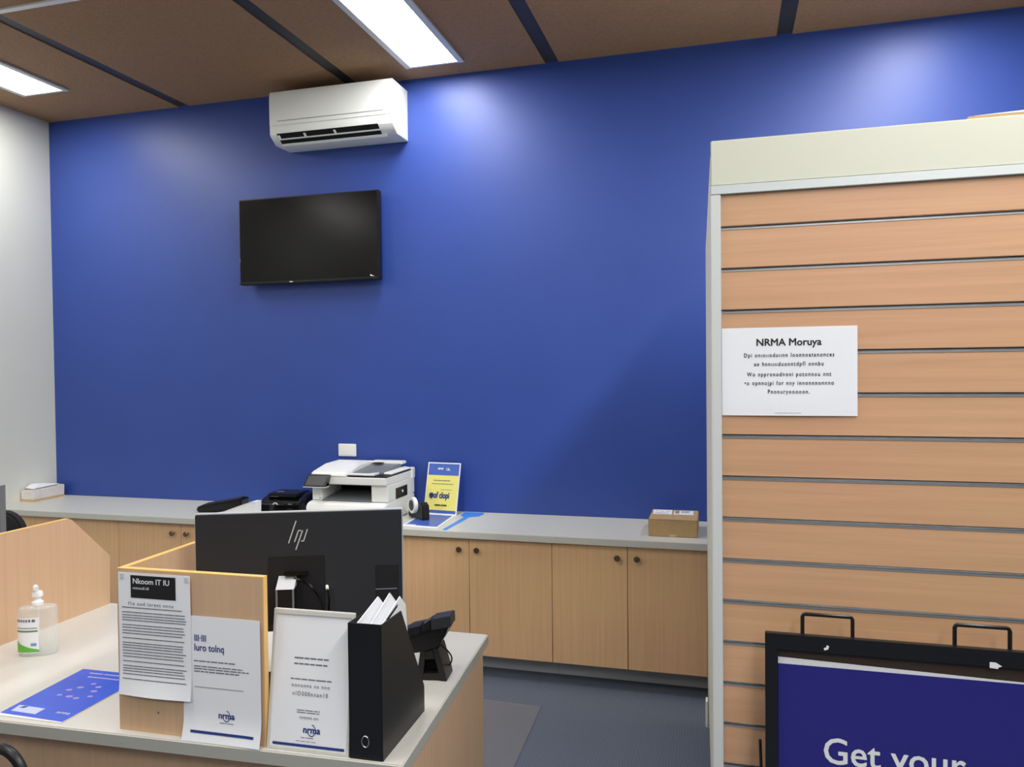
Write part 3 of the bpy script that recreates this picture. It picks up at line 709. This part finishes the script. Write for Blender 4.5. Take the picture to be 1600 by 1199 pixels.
# tape dispenser right of the printer
t = thing('tape_dispenser', (-1.672, 4.03, HC), 'black tape dispenser with white roll beside the printer', 'tape dispenser', rz=-.75)
prof = [(-.10, 0), (.09, 0), (.09, .02), (.085, .085), (.06, .10), (.03, .095), (.0, .05), (-.055, .03), (-.075, .06), (-.10, .062)]
MB().prism(prof, 'y', -.022, .022).build('body', M_BLACK, t, bevel=.004)
rg = MB(); pr = []
n_ = 28
for rr in (.045, .030):
    for y in (-.046, -.024):
        for i in range(n_): pr.append((-.005+rr*math.cos(2*math.pi*i/n_), y, .078+rr*math.sin(2*math.pi*i/n_)))
fs = []
for i in range(n_):
    j = (i+1) % n_
    fs += [(i, j, n_+j, n_+i), (2*n_+i, 3*n_+i, 3*n_+j, 2*n_+j), (i, 2*n_+i, 2*n_+j, j), (n_+i, n_+j, 3*n_+j, 3*n_+i)]
rg.add(pr, fs); rg.build('tape_roll', M_WHITEPL, t, smooth=True)
MB().cyl((-.005, -.048, .078), (-.005, -.0225, .078), .0295, 20).build('hub', M_BLACKG, t, smooth=True)

# upright yellow sign on the counter
ul = math.radians(14)
t = thing('counter_sign', (-1.602, 4.165, HC), 'small blue and yellow framed sign leaning by the blue wall', 'sign', rz=-.10)
def lean2(b, x0, x1, z0, z1, y0, y1):
    vs = []
    for z in (z0, z1):
        for (x, y) in ((x0, y0), (x1, y0), (x1, y1), (x0, y1)): vs.append((x, y+z*math.sin(ul), z*math.cos(ul)))
    return b.hexa(vs)
b = MB(); hh = .30; e = .006; wq = .105
b.ring(-wq, wq, 0, hh, (e,)*4, 0, .006, f=lambda x, y, z: (x, y+z*math.sin(ul), z*math.cos(ul)))
b.build('frame', M_WHITEPL, t)
lean2(MB(), -wq+e, wq-e, e, hh-e, .002, .005).build('page', M_HEADBL, t)
lean2(MB(), -wq+e+.001, wq-e-.001, .024, .226, .0008, .0018).build('yellow_panel', M_YEL, t)
uf = lambda x, z: z*math.tan(ul)
text('vrvr', .022, M_WHITEINK, t, -.02, 0, .251, fn=uf, bold=.001)
text('Lk.', .022, M_WHITEINK, t, .03, 0, .248, fn=uf, bold=.0006)
greek(t, M_INKG, -.06, .05, (.188,), .004, 0, uf, wob=.1); greek(t, M_INKG, -.07, .07, (.170,), .003, 0, uf); greek(t, M_INKG, -.01, .065, (.138,), .002, 0, uf)
text('of clopi', .047, M_INKB, t, .0, 0, .092, fn=uf, bold=.0022, sx=.72)
MB().prism([(-.076, .100), (-.064, .085), (-.05, .10), (-.048, .118), (-.062, .122), (-.075, .116)], 'y', .019, .0212).build('shield_mark', M_INKB, t)
text('omaro arona', .0145, M_INK, t, 0, 0, .048, fn=uf, bold=.001)
MB().prism([(.02, .0), (.10, .0), (.071, .20)], 'x', -.003, .003).build('strut', M_WHITEPL, t)

# flat blue sheet in a clear sleeve lying in front of it
t = thing('laminated_sheet', (-1.59, 3.99, HC), 'blue laminated sheet with white border lying flat before the yellow sign', 'sheet')
P4 = [(-1.707, 4.15), (-1.500, 4.135), (-1.474, 3.788), (-1.684, 3.812)]
P4 = [(x+1.59, y-3.99) for x, y in P4]
MB().prism(P4, 'z', .0004, .003).build('sleeve', M_PAPER, t)
cx = sum(p[0] for p in P4)/4; cy = sum(p[1] for p in P4)/4
MB().prism([(cx+(x-cx)*.90, cy+.008+(y-cy)*.88) for x, y in P4], 'z', .0031, .0036).build('print', M_HEADBL, t)
MB().prism([(-.077, -.155), (-.02, -.162), (-.022, -.148), (-.077, -.140)], 'z', .0037, .0042).build('white_tab', M_WHITEINK, t)
# blue strip
s = MB().prism([(-1.437, 3.772), (-1.412, 3.761), (-1.404, 4.120), (-1.36, 4.150), (-1.352, 4.215), (-1.362, 4.262), (-1.48, 4.266), (-1.472, 4.160), (-1.436, 4.112)], 'z', HC+.0004, HC+.0012).build('ribbon_strip', M_LBLUE)
tag(s, 'bright blue paddle-shaped strip lying flat on the grey counter', 'strip')

# cardboard box
t = thing('cardboard_box', (-.26, 3.99, HC), 'small brown cardboard box with white labels on the counter end', 'box', rz=.01)
hx, hy, hz = .119, .135, .084
MB().box(-hx, hx, -hy, hy, 0, hz).build('carton', M_CARD, t, bevel=.003)
MB().box(-hx+.002, .0, -hy+.002, hy-.002, hz+.0002, hz+.0022).build('flap', M_CARD, t); MB().box(.0005, hx-.002, -hy+.002, hy-.002, hz+.0002, hz+.0022).build('flap', M_CARD, t)
l1 = MB().prism([(-.105, .0), (-.012, .004), (-.016, .125), (-.112, .12)], 'z', hz+.0024, hz+.003).build('shipping_label', M_PAPER, t)
text('MEL R23 - 17N', .0135, M_INK, l1, -.062, .075, hz+.003, face='top', bold=.0003, sx=.85)
greek(l1, M_INKG, -.098, -.03, (.028,), .006, hz+.003, face='top', gap=False)
l2 = MB().prism([(-.004, .006), (.096, .006), (.092, .115), (-.002, .112)], 'z', hz+.0024, hz+.003).build('shipping_label', M_PAPER, t)
MB().prism([(.002, .030), (.024, .030), (.022, .108), (.002, .108)], 'z', hz+.0031, hz+.0036).build('stamp', mat('olive_stamp', (150, 146, 110), .7), l2)
greek(l2, M_INKG, .032, .085, (.095, .08, .066, .05), .005, hz+.003, face='top', wob=.3)
MB().box(-.016, .016, -hy-.0008, -hy-.0002, -.0+.001, .012).build('tape', M_TAPE, t)
MB().prism([(-.02, -hy-.0005), (.022, -hy-.0005), (.018, -hy+.03), (-.022, -hy+.03)], 'z', hz+.0023, hz+.0028).build('tape', M_TAPE, t)

# wrapped pack in the corner
t = thing('tissue_pack', (-4.415, 4.12, HC), 'white film-wrapped paper pack in the corner on the counter', 'paper pack')
pk = MB()
x0, x1 = -.055, .048
vs = [(x0, -.125, .008), (x1, -.125, .008), (x1, .125, .008), (x0, .125, .008), (x0+.002, -.127, .07), (x1+.001, -.128, .078), (x1+.002, .127, .083), (x0, .126, .08)]
pk.hexa(vs); pk.build('wrapped_stack', M_TISSUE, t, bevel=.006)
MB().hexa([(x0+.004, -.10, .083), (x1-.006, -.118, .080), (x1-.006, .10, .088), (x0+.004, .10, .088), (x0+.012, -.06, .108), (x1-.02, -.062, .107), (x1-.03, .05, .098), (x0+.012, .05, .098)]).build('folded_top', M_PAPER, t, bevel=.005)
MB().box(x0+.001, x1+.0012, -.1262, .1262, .0005, .0095).build('tray', M_TISSUEO, t, bevel=.001)

# black handset wedge and black box-like device left of printer
t = thing('card_terminal', (-2.93, 3.97, HC), 'slanted black handheld device lying left of the white paper on the counter', 'handset', rz=.12)
MB().hexa([(-.125, -.05, .0), (.15, -.05, .022), (.15, .05, .022), (-.125, .05, .0), (-.13, -.05, .032), (.165, -.05, .086), (.165, .05, .09), (-.13, .05, .036)]).build('body', M_BLACK, t, bevel=.008)
MB().hexa([(-.10, -.04, .039), (.14, -.04, .083), (.14, .04, .087), (-.10, .04, .043), (-.10, -.04, .0425), (.14, -.04, .0865), (.14, .04, .0905), (-.10, .04, .0465)]).build('top_plate', M_MONB, t, bevel=.001)
MB().box(.06, .14, -.04, .04, .0, .021).build('foot', M_BLACK, t)
t = thing('curled_paper', (-2.80, 3.85, HC), 'white sheets curling up between the black devices on the counter', 'paper')
for y0, y1, dz in ((-.028, .030, 0), ):
    pp = [(-.10, .0005), (.208, .0005), (.212, .094), (.180, .093), (.10, .066), (.02, .038), (-.05, .016), (-.098, .008)]
    MB().prism(pp, 'y', y0, y1).build('sheet_stack', M_PAPER, t, smooth=True)
MB().prism([(-.112, .0075), (-.05, .0165), (.02, .0385), (.10, .0665), (.180, .0935), (.212, .0945), (.212, .0955), (.18, .0945), (.10, .0675), (.02, .0395), (-.05, .0175), (-.112, .0085)], 'y', -.03, .034).build('top_sheet', M_PAPER, t, smooth=True)
t = thing('label_printer', (-2.515, 4.06, HC), 'glossy black box-shaped label printer left of the white printer', 'label printer', rz=.06)
MB().prism([(-.13, 0), (.13, 0), (.13, .085), (.118, .112), (.02, .112), (-.075, .092), (-.128, .07)], 'x', -.135, .135).build('body', M_BLACKG, t, bevel=.010, seg=3)
MB().box(-.10, .09, -.08, .09, .098, .119).build('lid', M_BLACK, t, bevel=.006)
MB().prism([(-.08, .100), (.0, .116), (.0, .121), (-.08, .104)], 'x', -.08, -.03).build('lid_catch', M_GREYPL, t, bevel=.001)
MB().tube([(-.02+.016*math.cos(a), -.132-.002, .058+.016*math.sin(a)) for a in [math.pi*(.15+.7*i/8) for i in range(9)]], .0025, 8).build('emblem', M_WHITEPL, t, smooth=True)
MB().box(.06, .085, -.1335, -.1305, .066, .072).build('status_light', M_GREYPL, t)
MB().box(.055, .09, -.1335, -.1305, .02, .045).build('paper_slot', M_DARK, t)

# ================================================================== CHAIR MAT
m_ = MB().prism([(-2.15, 2.60), (-.815, 2.60), (-.848, 3.500), (-1.2, 3.517), (-2.15, 3.54)], 'z', .0008, .004).build('chair_mat', M_MAT)
tag(m_, 'clear plastic chair mat on the blue-grey carpet behind the desk', 'mat')

# ================================================================== NEIGHBOURING DESK (mostly behind the divider)
t = thing('side_desk', (-3.0, 1.95, 0), 'second desk mostly hidden left of the beech divider', 'desk')
W_ = lambda b, n_, m, **k: b.build(n_, m, t, world=True, **k)
W_(MB().box(-3.75, -2.303, 1.50, 2.39, .688, ZD), 'desktop', M_DESK, bevel=.0025)
W_(MB().box(-3.74, -3.716, 1.55, 2.34, 0, .6875), 'side_panel', M_WOODZD)
W_(MB().box(-2.33, -2.306, 1.55, 2.34, 0, .6875), 'side_panel', M_WOODZD)
W_(MB().box(-3.7155, -2.3305, 1.56, 1.578, 0, .6875), 'front_panel', M_WOODZD)
t = thing('side_monitor', (-2.856, 2.16, ZD), 'black monitor edge at the far left above the beech divider', 'monitor', rz=.25)
MB().box(-.27, .268, 0, .03, .135, .462).build('back_shell', M_BLACK, t, bevel=.003)
MB().box(.2685, .2725, .004, .034, .135, .464).build('bezel', M_GREYPL, t)
MB().box(-.262, .262, .0305, .033, .145, .455).build('screen', M_SCREEN, t)
MB().box(-.03, .03, -.02, -.0005, .012, .30).build('neck', M_BLACK, t)
MB().box(-.12, .12, -.08, .12, 0, .0115).build('base', M_BLACK, t, bevel=.003)

# office chair behind the side desk
t = thing('office_chair', (-3.235, 2.86, 0), 'black office chair back behind the far left monitor', 'chair', rz=math.pi+.2)
def rounded(w_, h_, r, n_=6):
    pts = []
    for cx, cz, a0 in ((w_-r, h_-r, 0), (-w_+r, h_-r, 90), (-w_+r, -h_+r, 180), (w_-r, -h_+r, 270)):
        for i in range(n_+1):
            a = math.radians(a0+90*i/n_); pts.append((cx+r*math.cos(a), cz+r*math.sin(a)))
    return pts
MB().prism([(x, z+.77) for x, z in rounded(.215, .225, .10)], 'y', .20, .25).build('backrest', M_FABRIC, t, bevel=.01)
MB().prism([(x, y) for x, y in rounded(.24, .23, .08)], 'z', .44, .51).build('seat', M_FABRIC, t, bevel=.015)
MB().tube([(0, .08, .43), (0, .27, .44), (0, .275, .60), (0, .256, .72)], .016, 10).build('back_bar', M_BLACK, t, smooth=True)
MB().cyl((0, 0, .12), (0, 0, .4395), .025).build('column', M_BLACK, t, smooth=True)
for k in range(5):
    a = 2*math.pi*k/5; c_, s_ = math.cos(a), math.sin(a)
    l = MB().tube([(c_*.02, s_*.02, .115), (c_*.28, s_*.28, .075)], .018, 8).build('leg', M_BLACK, t, smooth=True)
    MB().cyl((c_*.28-s_*.012, s_*.28+c_*.012, .028), (c_*.28+s_*.012, s_*.28-c_*.012, .028), .028, 14).build('castor', M_BLACK, l, smooth=True)

# visitor chair against the desk front (only its rounded back frame shows)
t = thing('visitor_chair', (-1.692, 1.06, 0), 'visitor chair with rounded black tube frame in front of the desk at lower left', 'chair')
bx = .229; r_ = .068; yb_ = .24; ztp = .785
arc = [(bx-r_+r_*math.sin(a), yb_, ztp-r_+r_*math.cos(a)) for a in [i*math.pi/2/8 for i in range(9)]]
arcl = [(-p[0], p[1], p[2]) for p in arc][::-1]
fr = [(-bx, yb_-.03, .45)]+[(-bx, yb_-.012, .62)]+arcl+arc+[(bx, yb_-.012, .62), (bx, yb_-.03, .45)]
MB().tube(fr, .0115, 12).build('back_frame', M_BLACK, t, smooth=True)
MB().prism([(x, z+.58) for x, z in rounded(.20, .06, .03)], 'y', .19, .222).build('backrest', M_FABRIC, t, bevel=.008)
MB().prism([(x, y-.02) for x, y in rounded(.225, .22, .06)], 'z', .42, .465).build('seat', M_FABRIC, t, bevel=.01)
for sx in (-1, 1):
    MB().tube([(sx*bx, yb_-.03, .46), (sx*bx, yb_, .01)], .0115, 10).build('leg', M_BLACK, t, smooth=True)
    MB().tube([(sx*bx, -.21, .43), (sx*bx, -.23, .01)], .0115, 10).build('leg', M_BLACK, t, smooth=True)
